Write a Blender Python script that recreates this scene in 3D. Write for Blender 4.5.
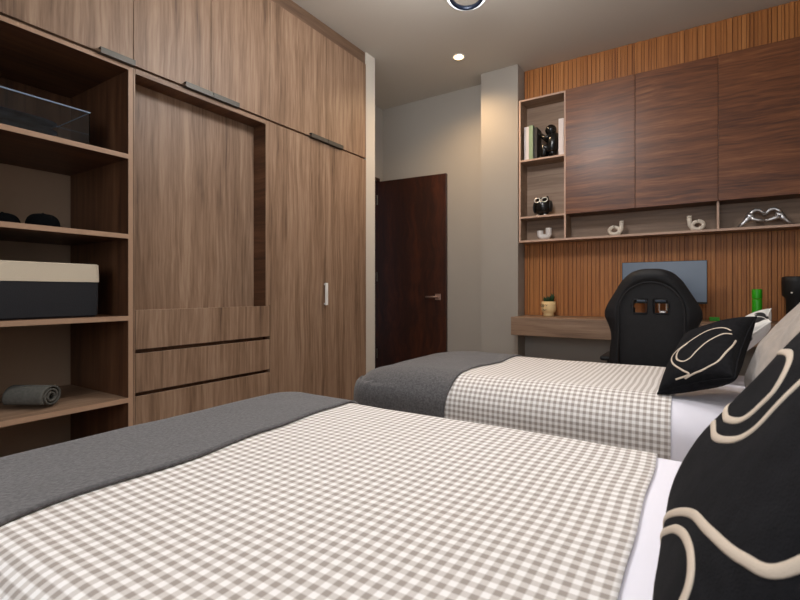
import bpy, math, random
from mathutils import Vector, Matrix, noise
random.seed(7)
PI = math.pi
scene = bpy.context.scene
for o in list(bpy.data.objects): bpy.data.objects.remove(o)
C = scene.collection

# ------------------------------------------------------------------ camera, world, exposure, lights
TH = math.atan(300/465)
cam_d = bpy.data.cameras.new('camera'); cam = bpy.data.objects.new('camera', cam_d); C.objects.link(cam)
cam.location = (2.27, 0, .94); cam.rotation_euler = (PI/2, 0, TH)
cam_d.sensor_width = 36; cam_d.lens = 465/800*36; cam_d.shift_y = -.01; cam_d.clip_start = .02
cam_d.dof.use_dof = True; cam_d.dof.focus_distance = 2.5; cam_d.dof.aperture_fstop = 10.0
scene.camera = cam
vs = scene.view_settings
vs.view_transform = 'Standard'; vs.look = 'None'; vs.gamma = 1; vs.use_curve_mapping = False; vs.exposure = 0.0
world = bpy.data.worlds.new('world'); scene.world = world; world.use_nodes = True
world.node_tree.nodes['Background'].inputs[0].default_value = (.75, .85, 1, 1)
world.node_tree.nodes['Background'].inputs[1].default_value = .25

def light(name, kind, loc, power, color, rot=(0, 0, 0), size=.1, size_y=None, spot=None, blend=.6):
    l = bpy.data.lights.new(name, kind); l.energy = power; l.color = color
    if kind == 'AREA':
        l.size = size
        if size_y: l.shape = 'RECTANGLE'; l.size_y = size_y
        else: l.shape = 'DISK'
    else: l.shadow_soft_size = size
    if kind == 'SPOT': l.spot_size = spot; l.spot_blend = blend
    o = bpy.data.objects.new(name, l); C.objects.link(o); o.location = loc; o.rotation_euler = rot
    return o
LAMP = (1.30, 2.03)
# daylight through the window in the wall behind the camera (window opening x 1.0..2.8, z 0.95..2.35)
light('window_daylight', 'AREA', (1.9, -1.72, 1.65), 30, (.90, .95, 1), (PI/2, 0, 0), 1.76, 1.36)
# the ceiling lamp's own light
light('ceiling_lamp_light', 'POINT', (LAMP[0], LAMP[1], 2.56), 58, (1, .98, .965), size=.20)
DOWNLIGHTS = [(.60, 3.48), (1.45, .70), (2.35, .70), (2.35, 2.35), (1.6, -.6)]  # only the first is in view; the rest are added to brighten the room
for i, (x, y) in enumerate(DOWNLIGHTS):
    light('downlight_bulb', 'SPOT', (x, y, 2.845), [44, 52, 46, 22, 12][i], (1, .68, .38) if i == 0 else (1, .985, .975), (0, 0, 0), .035, spot=2.6 if i == 0 else 1.9, blend=.9)

# ------------------------------------------------------------------ materials
def srgb(r, g, b):
    f = lambda c: (c/255/12.92) if c/255 <= .04045 else ((c/255+.055)/1.055)**2.4
    return (f(r), f(g), f(b), 1)
def newmat(name):
    m = bpy.data.materials.new(name); m.use_nodes = True
    nt = m.node_tree; return m, nt, nt.nodes['Principled BSDF']
def N(nt, t, **kw):
    n = nt.nodes.new(t)
    for k, v in kw.items(): setattr(n, k, v)
    return n
def plain(name, col, rough=.6, metal=0, spec=.5, noise_amt=.0, nscale=20, bump=0, bscale=200, emis=None, estr=0, sheen=0, coat=0):
    m, nt, b = newmat(name)
    b.inputs['Base Color'].default_value = col; b.inputs['Roughness'].default_value = rough
    b.inputs['Metallic'].default_value = metal; b.inputs['Specular IOR Level'].default_value = spec
    b.inputs['Coat Weight'].default_value = coat
    if sheen: b.inputs['Sheen Weight'].default_value = sheen
    tc = N(nt, 'ShaderNodeTexCoord')
    if noise_amt:
        n = N(nt, 'ShaderNodeTexNoise'); n.inputs['Scale'].default_value = nscale; n.inputs['Detail'].default_value = 6
        nt.links.new(tc.outputs['Object'], n.inputs['Vector'])
        r = N(nt, 'ShaderNodeMapRange'); r.inputs['From Min'].default_value = .3; r.inputs['From Max'].default_value = .7
        r.inputs['To Min'].default_value = 1-noise_amt; r.inputs['To Max'].default_value = 1+noise_amt
        nt.links.new(n.outputs['Fac'], r.inputs['Value'])
        mx = N(nt, 'ShaderNodeVectorMath', operation='SCALE'); mx.inputs[0].default_value = col[:3]
        nt.links.new(r.outputs[0], mx.inputs['Scale']); nt.links.new(mx.outputs[0], b.inputs['Base Color'])
    if bump:
        n = N(nt, 'ShaderNodeTexNoise'); n.inputs['Scale'].default_value = bscale; n.inputs['Detail'].default_value = 3
        nt.links.new(tc.outputs['Object'], n.inputs['Vector'])
        bp = N(nt, 'ShaderNodeBump'); bp.inputs['Strength'].default_value = bump; bp.inputs['Distance'].default_value = .002
        nt.links.new(n.outputs['Fac'], bp.inputs['Height']); nt.links.new(bp.outputs[0], b.inputs['Normal'])
    if emis:
        b.inputs['Emission Color'].default_value = emis; b.inputs['Emission Strength'].default_value = estr
    return m
def wood(name, stops, axis='Z', rough=.5, fine=45, broad=7, stretch=.05, coat=0, spec=.5, warp=.012):
    """streaky veneer whose grain runs along the axis"""
    m, nt, b = newmat(name); L = nt.links.new
    tc = N(nt, 'ShaderNodeTexCoord'); oi = N(nt, 'ShaderNodeObjectInfo')
    sc = N(nt, 'ShaderNodeVectorMath', operation='SCALE'); sc.inputs[0].default_value = (13, 7, 9)
    L(oi.outputs['Random'], sc.inputs['Scale'])
    ad = N(nt, 'ShaderNodeVectorMath', operation='ADD'); L(tc.outputs['Object'], ad.inputs[0]); L(sc.outputs[0], ad.inputs[1])
    # slow warp for the cathedral figure
    wn = N(nt, 'ShaderNodeTexNoise'); wn.inputs['Scale'].default_value = 2.2; wn.inputs['Detail'].default_value = 2
    L(ad.outputs[0], wn.inputs['Vector'])
    ws = N(nt, 'ShaderNodeVectorMath', operation='SCALE'); L(wn.outputs['Color'], ws.inputs[0]); ws.inputs['Scale'].default_value = warp*3
    a2 = N(nt, 'ShaderNodeVectorMath', operation='ADD'); L(ad.outputs[0], a2.inputs[0]); L(ws.outputs[0], a2.inputs[1])
    i = 'XYZ'.index(axis)
    def streak(s, det):
        mp = N(nt, 'ShaderNodeMapping'); v = [s, s, s]; v[i] = s*stretch; mp.inputs['Scale'].default_value = v
        L(a2.outputs[0], mp.inputs['Vector'])
        n = N(nt, 'ShaderNodeTexNoise'); n.inputs['Scale'].default_value = 1; n.inputs['Detail'].default_value = det
        n.inputs['Roughness'].default_value = .6
        L(mp.outputs[0], n.inputs['Vector']); return n
    n1, n2 = streak(broad, 5), streak(fine, 4)
    mx = N(nt, 'ShaderNodeMix'); mx.inputs['Factor'].default_value = .42
    L(n1.outputs['Fac'], mx.inputs[2]); L(n2.outputs['Fac'], mx.inputs[3])
    cr = N(nt, 'ShaderNodeValToRGB'); L(mx.outputs[0], cr.inputs['Fac'])
    cr.color_ramp.elements[0].position = stops[0][0]; cr.color_ramp.elements[0].color = stops[0][1]
    cr.color_ramp.elements[1].position = stops[-1][0]; cr.color_ramp.elements[1].color = stops[-1][1]
    for p, c in stops[1:-1]:
        e = cr.color_ramp.elements.new(p); e.color = c
    L(cr.outputs[0], b.inputs['Base Color'])
    b.inputs['Roughness'].default_value = rough; b.inputs['Coat Weight'].default_value = coat
    b.inputs['Coat Roughness'].default_value = .25; b.inputs['Specular IOR Level'].default_value = spec
    bp = N(nt, 'ShaderNodeBump'); bp.inputs['Strength'].default_value = .15; bp.inputs['Distance'].default_value = .001
    L(n2.outputs['Fac'], bp.inputs['Height']); L(bp.outputs[0], b.inputs['Normal'])
    return m
OAK = [(.33, srgb(98, 75, 59)), (.44, srgb(134, 106, 84)), (.54, srgb(154, 125, 102)), (.67, srgb(175, 147, 122))]
WAL = [(.32, srgb(60, 30, 14)), (.45, srgb(98, 54, 27)), (.56, srgb(122, 72, 39)), (.70, srgb(148, 98, 60))]
M = {}
M['oak'] = wood('oak_veneer', OAK, 'Z', .5, 75, 17, .045)
M['oak_y'] = wood('oak_veneer_along', OAK, 'Y', .5, 60, 13, .05)
M['oak_x'] = wood('oak_veneer_across', OAK, 'X', .5, 60, 13, .05)
SHADE_OAK = [(.3, srgb(52, 30, 18)), (.5, srgb(92, 59, 38)), (.7, srgb(118, 82, 56))]  # oak with the shade of the recesses put into its colour
M['oak_dark'] = wood('oak_veneer_shaded', SHADE_OAK, 'Z', .5, 50, 10, .05)
M['oak_shade_x'] = wood('oak_veneer_reveal_shaded', SHADE_OAK, 'X', .5, 60, 16, .08)
M['grey_oak'] = wood('grey_oak_back', [(.3, srgb(112, 88, 70)), (.5, srgb(150, 124, 103)), (.7, srgb(176, 150, 128))], 'X', .5, 50, 12, .05)
M['oak_dark_y'] = wood('oak_fascia', [(.3, srgb(84, 62, 48)), (.7, srgb(140, 112, 90))], 'Y', .5, 60, 12, .05)
M['edge_oak'] = plain('oak_edge_band', srgb(176, 142, 116), .5)
M['oak_shade_y'] = wood('oak_veneer_shaded_along', SHADE_OAK, 'Y', .5, 50, 10, .05)
M['edge'] = plain('pale_edge_band', srgb(196, 164, 144), .5)
M['walnut'] = wood('walnut_door_veneer', WAL, 'X', .40, 80, 24, .05, coat=.06, warp=.02)
M['slat'] = wood('teak_slats', [(.3, srgb(140, 82, 38)), (.5, srgb(178, 113, 56)), (.7, srgb(204, 140, 80))], 'Z', .5, 40, 24, .02)
M['slat_back'] = plain('slat_backing', srgb(124, 74, 38), .7)
M['mahogany'] = wood('dark_mahogany', [(.3, srgb(26, 9, 4)), (.5, srgb(48, 20, 9)), (.7, srgb(78, 36, 16))], 'Z', .38, 30, 6, .08, warp=.08)
M['wall'] = plain('grey_paint', srgb(168, 162, 154), .85, bump=.08, bscale=120)
M['wall_pale'] = plain('pale_paint', srgb(214, 208, 198), .8, bump=.05, bscale=120)
M['cubby_back'] = plain('cubby_back_paint', srgb(178, 150, 126), .85)
M['ceiling'] = plain('ceiling_paint', srgb(206, 200, 190), .9, bump=.05, bscale=100)
M['floor'] = wood('floor_laminate', [(.3, srgb(120, 100, 84)), (.7, srgb(170, 148, 128))], 'Y', .4, 30, 5, .06)
M['steel'] = plain('brushed_steel', srgb(150, 146, 142), .35, 1)
M['handle'] = plain('handle_metal', srgb(92, 89, 84), .5, .5)
M['white_handle'] = plain('white_lacquer', srgb(240, 238, 236), .25)
M['door_metal'] = plain('door_handle_metal', srgb(190, 160, 148), .35, .8)
M['chrome'] = plain('chrome', srgb(225, 225, 228), .12, 1)
M['black_fab'] = plain('black_fabric', srgb(24, 24, 27), .95, spec=.15, noise_amt=.25, nscale=60, bump=.5, bscale=500)
M['thread'] = plain('beige_thread', srgb(212, 196, 178), .8, bump=.4, bscale=800)
M['chair'] = plain('chair_black_fabric', srgb(26, 26, 29), .62, spec=.35, noise_amt=.15, nscale=40, bump=.3, bscale=600)
M['chair_trim'] = plain('chair_black_plastic', srgb(30, 30, 33), .35)
M['grey_cush'] = plain('grey_linen', srgb(172, 160, 150), .95, noise_amt=.12, nscale=35, bump=.5, bscale=350, sheen=.3)
M['sheet'] = plain('white_sheet', srgb(240, 237, 247), .85, bump=.1, bscale=60)
M['mattress'] = plain('mattress_white', srgb(215, 212, 208), .9)
M['bed_base'] = plain('bed_base_fabric', srgb(90, 84, 80), .9, bump=.3)
M['blanket'] = plain('charcoal_wool', srgb(96, 94, 95), .95, spec=.15, noise_amt=.30, nscale=110, bump=1.0, bscale=160, sheen=.25)
M['black_gloss'] = plain('black_ceramic', srgb(14, 14, 15), .22)
M['black_soft'] = plain('black_matt', srgb(20, 20, 22), .6)
M['white_cer'] = plain('white_ceramic', srgb(228, 222, 218), .4)
M['beige_cer'] = plain('beige_ceramic', srgb(232, 220, 204), .5)
M['silver'] = plain('silver_cast', srgb(228, 228, 230), .38, 1)
M['paper_w'] = plain('white_book_cloth', srgb(226, 218, 218), .7)
M['paper_g'] = plain('green_book_cloth', srgb(146, 166, 134), .7)
M['paper_k'] = plain('dark_book_cloth', srgb(44, 40, 38), .6, noise_amt=.4, nscale=60)
M['pages'] = plain('book_pages', srgb(220, 208, 188), .9)
M['pot'] = plain('cream_pot', srgb(236, 206, 152), .5)
M['leaf'] = plain('dark_green_leaf', srgb(26, 62, 30), .5, noise_amt=.3, nscale=60)
M['soil'] = plain('soil', srgb(50, 36, 26), .95)
M['green'] = plain('green_plastic', srgb(48, 172, 26), .35)
M['basket_c'] = plain('cream_canvas', srgb(214, 200, 178), .9, bump=.4, bscale=400)
M['basket_k'] = plain('black_canvas', srgb(34, 34, 38), .9, bump=.6, bscale=300)
M['towel'] = plain('grey_towel', srgb(92, 90, 84), .95, noise_amt=.2, nscale=80, bump=.9, bscale=260)
M['navy_cloth'] = plain('grey_blue_cloth', srgb(98, 104, 116), .9, noise_amt=.35, nscale=14)
M['cap'] = plain('black_cap_cotton', srgb(9, 10, 11), .95, spec=.1, bump=.3)
M['screen'] = plain('screen_reflection_tint', srgb(88, 102, 122), .28, spec=.6)  # bluish reflection on the switched-off screen, put into its colour
M['led'] = plain('led_strip', (1, 1, 1, 1), .5, emis=(.86, .92, 1, 1), estr=3)
M['bulb'] = plain('warm_bulb', (1, 1, 1, 1), .5, emis=(1, .66, .30, 1), estr=9)
M['lamp_dark'] = plain('dark_blue_metal', srgb(24, 32, 48), .4, .5)
M['lamp_white'] = plain('white_metal', srgb(225, 225, 222), .4)
def glass():
    m, nt, b = newmat('clear_acrylic'); b.inputs['Base Color'].default_value = (.9, .95, 1, 1)
    b.inputs['Transmission Weight'].default_value = 1; b.inputs['Roughness'].default_value = .03; b.inputs['IOR'].default_value = 1.35
    return m
M['glass'] = glass()
def gingham():
    m, nt, b = newmat('gingham_cotton'); L = nt.links.new
    uv = N(nt, 'ShaderNodeUVMap'); sp = N(nt, 'ShaderNodeSeparateXYZ'); L(uv.outputs[0], sp.inputs[0])
    outs = []
    for k in (0, 1):
        d = N(nt, 'ShaderNodeMath', operation='DIVIDE'); L(sp.outputs[k], d.inputs[0]); d.inputs[1].default_value = .0225
        p = N(nt, 'ShaderNodeMath', operation='PINGPONG'); L(d.outputs[0], p.inputs[0]); p.inputs[1].default_value = .5
        r = N(nt, 'ShaderNodeMapRange'); r.interpolation_type = 'SMOOTHSTEP'
        r.inputs['From Min'].default_value = .17; r.inputs['From Max'].default_value = .33
        L(p.outputs[0], r.inputs['Value']); outs.append(r.outputs[0])
    a = N(nt, 'ShaderNodeMath', operation='ADD'); L(outs[0], a.inputs[0]); L(outs[1], a.inputs[1])
    h = N(nt, 'ShaderNodeMath', operation='MULTIPLY'); L(a.outputs[0], h.inputs[0]); h.inputs[1].default_value = .5
    cr = N(nt, 'ShaderNodeValToRGB'); L(h.outputs[0], cr.inputs['Fac'])
    cr.color_ramp.elements[0].color = srgb(244, 240, 238); cr.color_ramp.elements[1].color = srgb(164, 154, 147)
    e = cr.color_ramp.elements.new(.5); e.color = srgb(210, 203, 198)
    L(cr.outputs[0], b.inputs['Base Color']); b.inputs['Roughness'].default_value = .9
    tc = N(nt, 'ShaderNodeTexCoord'); n = N(nt, 'ShaderNodeTexNoise'); n.inputs['Scale'].default_value = 30
    L(tc.outputs['Object'], n.inputs['Vector'])
    bp = N(nt, 'ShaderNodeBump'); bp.inputs['Strength'].default_value = .35; bp.inputs['Distance'].default_value = .004
    L(n.outputs['Fac'], bp.inputs['Height']); L(bp.outputs[0], b.inputs['Normal'])
    return m
M['gingham'] = gingham()
def mono_print():
    """white cotton with black bars and dots, placed in the cushion's own UVs"""
    m, nt, b = newmat('black_and_white_print'); L = nt.links.new
    tc = N(nt, 'ShaderNodeTexCoord')
    mp = N(nt, 'ShaderNodeMapping'); mp.inputs['Scale'].default_value = (9, 13, 9)
    L(tc.outputs['Object'], mp.inputs[0])
    n = N(nt, 'ShaderNodeTexVoronoi'); n.inputs['Scale'].default_value = 1; L(mp.outputs[0], n.inputs['Vector'])
    r = N(nt, 'ShaderNodeMapRange'); r.inputs['From Min'].default_value = .36; r.inputs['From Max'].default_value = .40
    L(n.outputs['Distance'], r.inputs['Value'])
    cr = N(nt, 'ShaderNodeValToRGB'); L(r.outputs[0], cr.inputs[0])
    cr.color_ramp.elements[0].color = srgb(22, 22, 24); cr.color_ramp.elements[1].color = srgb(232, 230, 226)
    L(cr.outputs[0], b.inputs['Base Color']); b.inputs['Roughness'].default_value = .9
    return m
M['print'] = mono_print()

# ------------------------------------------------------------------ mesh helpers
class MB:
    def __init__(s): s.v = []; s.f = []; s.uv = {}
    def box(s, x0, x1, y0, y1, z0, z1):
        b = len(s.v)
        s.v += [(x, y, z) for z in (z0, z1) for y in (y0, y1) for x in (x0, x1)]
        s.f += [tuple(b+i for i in q) for q in ((0, 2, 3, 1), (4, 5, 7, 6), (0, 1, 5, 4), (2, 6, 7, 3), (0, 4, 6, 2), (1, 3, 7, 5))]
        return s
    def grid(s, fn, nu, nv, cu=False, cv=False, uvf=None, flip=False):
        b = len(s.v)
        for j in range(nv+(0 if cv else 1)):
            for i in range(nu+(0 if cu else 1)):
                if uvf: s.uv[len(s.v)] = uvf(i/nu, j/nv)
                s.v.append(tuple(fn(i/nu, j/nv)))
        W = nu+(0 if cu else 1); H = nv+(0 if cv else 1)
        for j in range(nv):
            for i in range(nu):
                q = [b+j*W+i, b+j*W+(i+1) % W, b+((j+1) % H)*W+(i+1) % W, b+((j+1) % H)*W+i]
                if flip: q.reverse()
                if len(set(q)) == 4: s.f.append(tuple(q))
        return s
    def sphere(s, c, r, n=16, m=10, rot=None):
        if not hasattr(r, '__len__'): r = (r, r, r)
        b = len(s.v); R = rot or Matrix.Identity(3); c = Vector(c)
        P = lambda a, t: tuple(c + R @ Vector((r[0]*math.cos(a)*math.sin(t), r[1]*math.sin(a)*math.sin(t), r[2]*math.cos(t))))
        s.v.append(P(0, 0))
        for j in range(1, m):
            for i in range(n): s.v.append(P(2*PI*i/n, PI*j/m))
        s.v.append(P(0, PI)); e = len(s.v)-1
        for i in range(n):
            s.f.append((b, b+1+i, b+1+(i+1) % n)); s.f.append((e, e-n+(i+1) % n, e-n+i))
            for j in range(m-2):
                o = b+1+j*n; s.f.append((o+i, o+n+i, o+n+(i+1) % n, o+(i+1) % n))
        return s
    def lathe(s, prof, c=(0, 0, 0), n=32):
        c = Vector(c); b = len(s.v)
        for r, z in prof:
            for i in range(n):
                a = 2*PI*i/n; s.v.append((c.x+r*math.cos(a), c.y+r*math.sin(a), c.z+z))
        for j in range(len(prof)-1):
            for i in range(n):
                s.f.append((b+j*n+i, b+j*n+(i+1) % n, b+(j+1)*n+(i+1) % n, b+(j+1)*n+i))
        s.f.append(tuple(b+i for i in reversed(range(n)))); s.f.append(tuple(b+(len(prof)-1)*n+i for i in range(n)))
        return s
    def tube(s, pts, r, n=10, closed=False, up=None, flat=1.0):
        pts = [Vector(p) for p in pts]; K = len(pts); b = len(s.v)
        rr = r if hasattr(r, '__len__') else [r]*K
        prev = None
        for k, p in enumerate(pts):
            t = (pts[(k+1) % K]-pts[k-1]) if closed else (pts[min(k+1, K-1)]-pts[max(k-1, 0)])
            t.normalize()
            if up is not None: a = (up[k] if isinstance(up, list) else Vector(up)).copy()
            elif prev is None: a = Vector((0, 0, 1)) if abs(t.z) < .9 else Vector((1, 0, 0))
            else: a = prev
            a = (a - t*a.dot(t)).normalized(); prev = a; c = t.cross(a)
            for i in range(n):
                w = 2*PI*i/n; s.v.append(tuple(p + a*(math.sin(w)*rr[k]*flat) + c*(math.cos(w)*rr[k])))
        for k in range(K if closed else K-1):
            o = b+k*n; q = b+((k+1) % K)*n
            for i in range(n): s.f.append((o+i, o+(i+1) % n, q+(i+1) % n, q+i))
        if not closed:
            s.f.append(tuple(b+i for i in reversed(range(n)))); s.f.append(tuple(b+(K-1)*n+i for i in range(n)))
        return s
    def prism(s, pts, axis, a, b_):
        """polygon pts in the two other axes, swept along axis from a to b_"""
        n = len(pts); b = len(s.v)
        def put(p, w):
            return {'X': (w, p[0], p[1]), 'Y': (p[0], w, p[1]), 'Z': (p[0], p[1], w)}[axis]
        s.v += [put(p, a) for p in pts]+[put(p, b_) for p in pts]
        s.f.append(tuple(b+i for i in range(n))); s.f.append(tuple(b+n+i for i in reversed(range(n))))
        for i in range(n): s.f.append((b+i, b+n+i, b+n+(i+1) % n, b+(i+1) % n))
        return s
def link(name, mb, mat, parent=None, bevel=0, smooth=False, sub=0, solid=0, origin=None):
    me = bpy.data.meshes.new(name)
    o = bpy.data.objects.new(name, me); C.objects.link(o)
    off = Vector((0, 0, 0))
    if origin is not None: off = Vector(origin)
    elif parent is not None and parent.get('world_built'): off = Vector(parent['world_built'])
    me.from_pydata([tuple(Vector(v)-off) for v in mb.v], [], mb.f); 
    if mb.uv:
        ul = me.uv_layers.new(name='UVMap')
        for lp in me.loops: ul.data[lp.index].uv = mb.uv.get(lp.vertex_index, (0, 0))
    me.validate(); 
    import bmesh
    bm = bmesh.new(); bm.from_mesh(me); bmesh.ops.recalc_face_normals(bm, faces=bm.faces); bm.to_mesh(me); bm.free()
    me.materials.append(mat)
    if smooth:
        for p in me.polygons: p.use_smooth = True
    if parent is not None: o.parent = parent
    elif origin is not None: o.location = off
    if solid:
        m = o.modifiers.new('thickness', 'SOLIDIFY'); m.thickness = solid; m.offset = 1
    if sub:
        m = o.modifiers.new('subdivision', 'SUBSURF'); m.levels = sub; m.render_levels = sub
    if bevel:
        m = o.modifiers.new('bevel', 'BEVEL'); m.width = bevel; m.segments = 2; m.limit_method = 'ANGLE'
    return o
def tag(o, label=None, cat=None, group=None, kind=None):
    for k, v in (('label', label), ('category', cat), ('group', group), ('kind', kind)):
        if v: o[k] = v
    return o
def thing(name, loc, label, cat, group=None, rot=(0, 0, 0)):
    o = bpy.data.objects.new(name, None); C.objects.link(o); o.location = loc; o.rotation_euler = rot
    o.empty_display_size = .1
    return tag(o, label, cat, group)
def wpart(name, mb, mat, root, up=None, **k):
    """part given in world coordinates under an unrotated root (or a part of it)"""
    loc = Vector(up.location) if up is not None else Vector(root.location)
    return link(name, mb, mat, root, origin=loc, **k)
def struct(name, mb, mat, **k):
    o = link(name, mb, mat, **k); o['kind'] = 'structure'; return o
def B(*a): return MB().box(*a)

# ------------------------------------------------------------------ room shell
CZ = 2.88; YF = 4.06; XR = 3.06; YB = -1.70; XL = -.62
struct('floor', B(-2.2, XR+.1, YB-.1, YF+.1, -.1, 0), M['floor'])
struct('ceiling', B(-2.2, XR+.1, YB-.1, YF+.1, CZ, CZ+.1), M['ceiling'])
struct('wall_far', B(-2.2, XR+.1, YF, YF+.1, 0, CZ), M['wall'])
struct('wall_right', B(XR, XR+.1, YB-.1, YF, 0, CZ), M['wall'])
wl = MB().box(XL-.1, XL, YB, 3.13, 0, CZ)            # behind the closet
struct('wall_left', wl, M['cubby_back'])
struct('wall_hall', MB().box(-.665, -.565, 3.135, 3.17, 0, CZ).box(-.665, -.565, 3.97, YF, 0, CZ).box(-.665, -.565, 3.17, 3.97, 2.12, CZ), M['wall'])
struct('wall_stub', B(XL, 0, 3.014, 3.135, 0, CZ), M['wall_pale'])
struct('wall_passage', B(-2.1, -2.0, 2.6, YF, 0, CZ), M['wall'])
struct('wall_column', B(.631, .968, 3.87, YF, 0, CZ), M['wall'])
# wall behind the camera with its window
wb = MB().box(-2.2, 1.0, YB-.1, YB, 0, CZ).box(2.8, XR+.1, YB-.1, YB, 0, CZ).box(1.0, 2.8, YB-.1, YB, 0, .95).box(1.0, 2.8, YB-.1, YB, 2.35, CZ)
struct('wall_back', wb, M['wall'])
wf = MB().box(1.0, 2.8, YB-.07, YB-.03, .95, 1.0).box(1.0, 2.8, YB-.07, YB-.03, 2.30, 2.35).box(1.0, 1.05, YB-.07, YB-.03, 1.0, 2.30).box(2.75, 2.8, YB-.07, YB-.03, 1.0, 2.30).box(1.875, 1.925, YB-.07, YB-.03, 1.0, 2.30)
struct('window_1', wf, M['lamp_white'])
struct('trim_1', B(-.60, -.012, .25, 3.014, 2.785, CZ), M['oak_dark_y'])

# ------------------------------------------------------------------ interior door, standing open against the far wall
hinge = Vector((-.555, 3.955, 0)); latch = Vector((.207, 4.022, 0))
ang = math.atan2(latch.y-hinge.y, latch.x-hinge.x); DW = (latch-hinge).length
dr = bpy.data.objects.new('door_1', None); C.objects.link(dr); dr.location = hinge; dr.rotation_euler = (0, 0, ang); dr['kind'] = 'structure'
link('door_leaf', B(0, DW, 0, .035, .01, 2.091), M['mahogany'], dr, bevel=.003)
dh = link('door_handle', B(DW-.112, DW-.055, -.012, 0, .862, .922), M['door_metal'], dr, bevel=.003)
link('lever', MB().tube([(DW-.085, -.01, .892), (DW-.085, -.05, .892), (DW-.10, -.055, .892), (DW-.195, -.055, .892)], .010, 10), M['door_metal'], dh, smooth=True)
for z in (.25, 1.05, 1.85):
    link('hinge', MB().tube([(-.006, -.006, z), (-.006, -.006, z+.1)], .007), M['steel'], dr)
struct('trim_2', MB().box(-.675, -.555, 3.165, 3.19, 0, 2.12).box(-.675, -.555, 3.965, 3.99, 0, 2.12).box(-.675, -.555, 3.165, 3.99, 2.10, 2.13), M['mahogany'])

# ------------------------------------------------------------------ closet wall: every unit its own thing
T = .018
def upper_unit(y0, y1, doors, label, handles):
    r = thing('upper_cabinet', ((-.3), (y0+y1)/2, 2.014), label, 'cabinet', 'upper cabinets of the closet wall')
    body = MB().box(-.60, -.020, y0+.001, y0+T, 2.014, 2.783).box(-.60, -.020, y1-T, y1-.001, 2.014, 2.783)
    body.box(-.60, -.020, y0+T, y1-T, 2.014, 2.014+T).box(-.60, -.020, y0+T, y1-T, 2.783-T, 2.783).box(-.605, -.60, y0+.001, y1-.001, 2.014, 2.783)
    wpart('body', body, M['oak'], r)
    for a, b in doors:
        d = wpart('door', B(-.019, 0, a+.0015, b-.0015, 2.022, 2.780), M['oak'], r, bevel=.0012)
        for h0, h1 in handles:
            if h0 >= a-.01 and h1 <= b+.01:
                hb = MB().box(-.010, .024, h0, h1, 2.0105, 2.0135).box(.021, .024, h0, h1, 2.0135, 2.037).box(.0005, .021, h0, h1, 2.034, 2.037)
                link('handle', hb, M['handle'], d, origin=Vector(r.location))
    return r
upper_unit(.335, 1.174, [(.335, 1.174)], 'upper closet cabinet over the open shelves, single wide grey-brown oak door', [(1.02, 1.172)])
upper_unit(1.174, 2.012, [(1.174, 1.593), (1.593, 2.012)], 'upper closet cabinet over the recessed panel and drawers, two narrow oak doors', [(1.43, 1.591), (1.595, 1.765)])
upper_unit(2.012, 3.011, [(2.012, 2.532), (2.532, 3.011)], 'upper closet cabinet over the tall wardrobe, beside the pale wall end', [(2.36, 2.530), (2.534, 2.70)])

# open shelving unit
Y0, Y1 = .25, 1.172
sh = thing('shelving_unit', (-.3, (Y0+Y1)/2, 0), 'open oak shelving unit at the left end of the closet wall', 'shelves')
for a in (Y1-.021, Y0):
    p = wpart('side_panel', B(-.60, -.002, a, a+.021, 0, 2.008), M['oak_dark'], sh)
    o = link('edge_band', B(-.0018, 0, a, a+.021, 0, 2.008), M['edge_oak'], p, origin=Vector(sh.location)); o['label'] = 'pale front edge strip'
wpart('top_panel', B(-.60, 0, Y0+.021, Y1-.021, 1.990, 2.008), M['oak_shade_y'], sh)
wpart('top_edge', B(.0003, .002, Y0+.021, Y1-.021, 1.990, 2.008), M['edge_oak'], sh)
SH = [1.592, 1.214, .827, .439]
for z in SH:
    f = .002
    p = wpart('shelf', B(-.60, -.0022, Y0+.021, Y1-.021, z-.022, z), M['oak_y' if z < .5 else 'oak_shade_y'], sh)  # lowest shelf in lit oak, the ones above with shade painted in
    o = link('edge_band', B(-.002, 0, Y0+.021, Y1-.021, z-.022, z), M['edge_oak'], p, origin=Vector(sh.location)); o['label'] = 'pale front edge strip'
wpart('shelf', B(-.60, -.001, Y0+.021, Y1-.021, .085, .105), M['oak_y'], sh, bevel=.001)
wpart('plinth', B(-.56, -.04, Y0+.021, Y1-.021, 0, .084), M['oak_y'], sh)
wpart('back_panel', B(-.60, -.596, Y0+.021, Y1-.021, 1.594, 1.988), M['oak_dark'], sh)  # dark sheet standing in for the shade at the top cubby's back

# recessed panel and drawer unit
Y0, Y1 = 1.174, 2.011
du = thing('drawer_unit', (-.3, (Y0+Y1)/2, 0), 'oak closet unit with a recessed fold-out panel above handleless drawers', 'drawers')
wpart('side_panel', B(-.60, 0, Y0, Y0+.009, 0, 2.008), M['oak'], du, bevel=.001)
wpart('side_panel', MB().box(-.60, 0, Y1-.035, Y1, .855, 2.008).box(-.60, -.022, Y1-.015, Y1, .105, .8549), M['oak_shade_x'], du)
wpart('side_edge', B(.0005, .002, Y1-.035, Y1, .855, 2.008), M['oak'], du)
wpart('top_panel', B(-.60, 0, Y0+.009, Y1-.035, 1.984, 2.008), M['oak_shade_x'], du, bevel=.001)
wpart('top_edge', B(.0005, .002, Y0+.009, Y1-.035, 1.984, 2.008), M['oak_y'], du)
wpart('fold_out_panel', B(-.130, -.108, Y0+.010, Y1-.036, .846, 1.983), M['oak'], du)
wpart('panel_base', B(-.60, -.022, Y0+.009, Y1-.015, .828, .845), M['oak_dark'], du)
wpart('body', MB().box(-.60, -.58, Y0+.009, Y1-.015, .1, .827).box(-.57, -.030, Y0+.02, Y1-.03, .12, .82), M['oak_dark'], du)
for a, b in ((.663, .853), (.456, .643), (.262, .437), (.106, .245)):
    z = wpart('drawer', MB().box(-.02, 0, Y0+.011, Y1-.0015, a, b), M['oak'], du, bevel=.0015)
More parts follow.
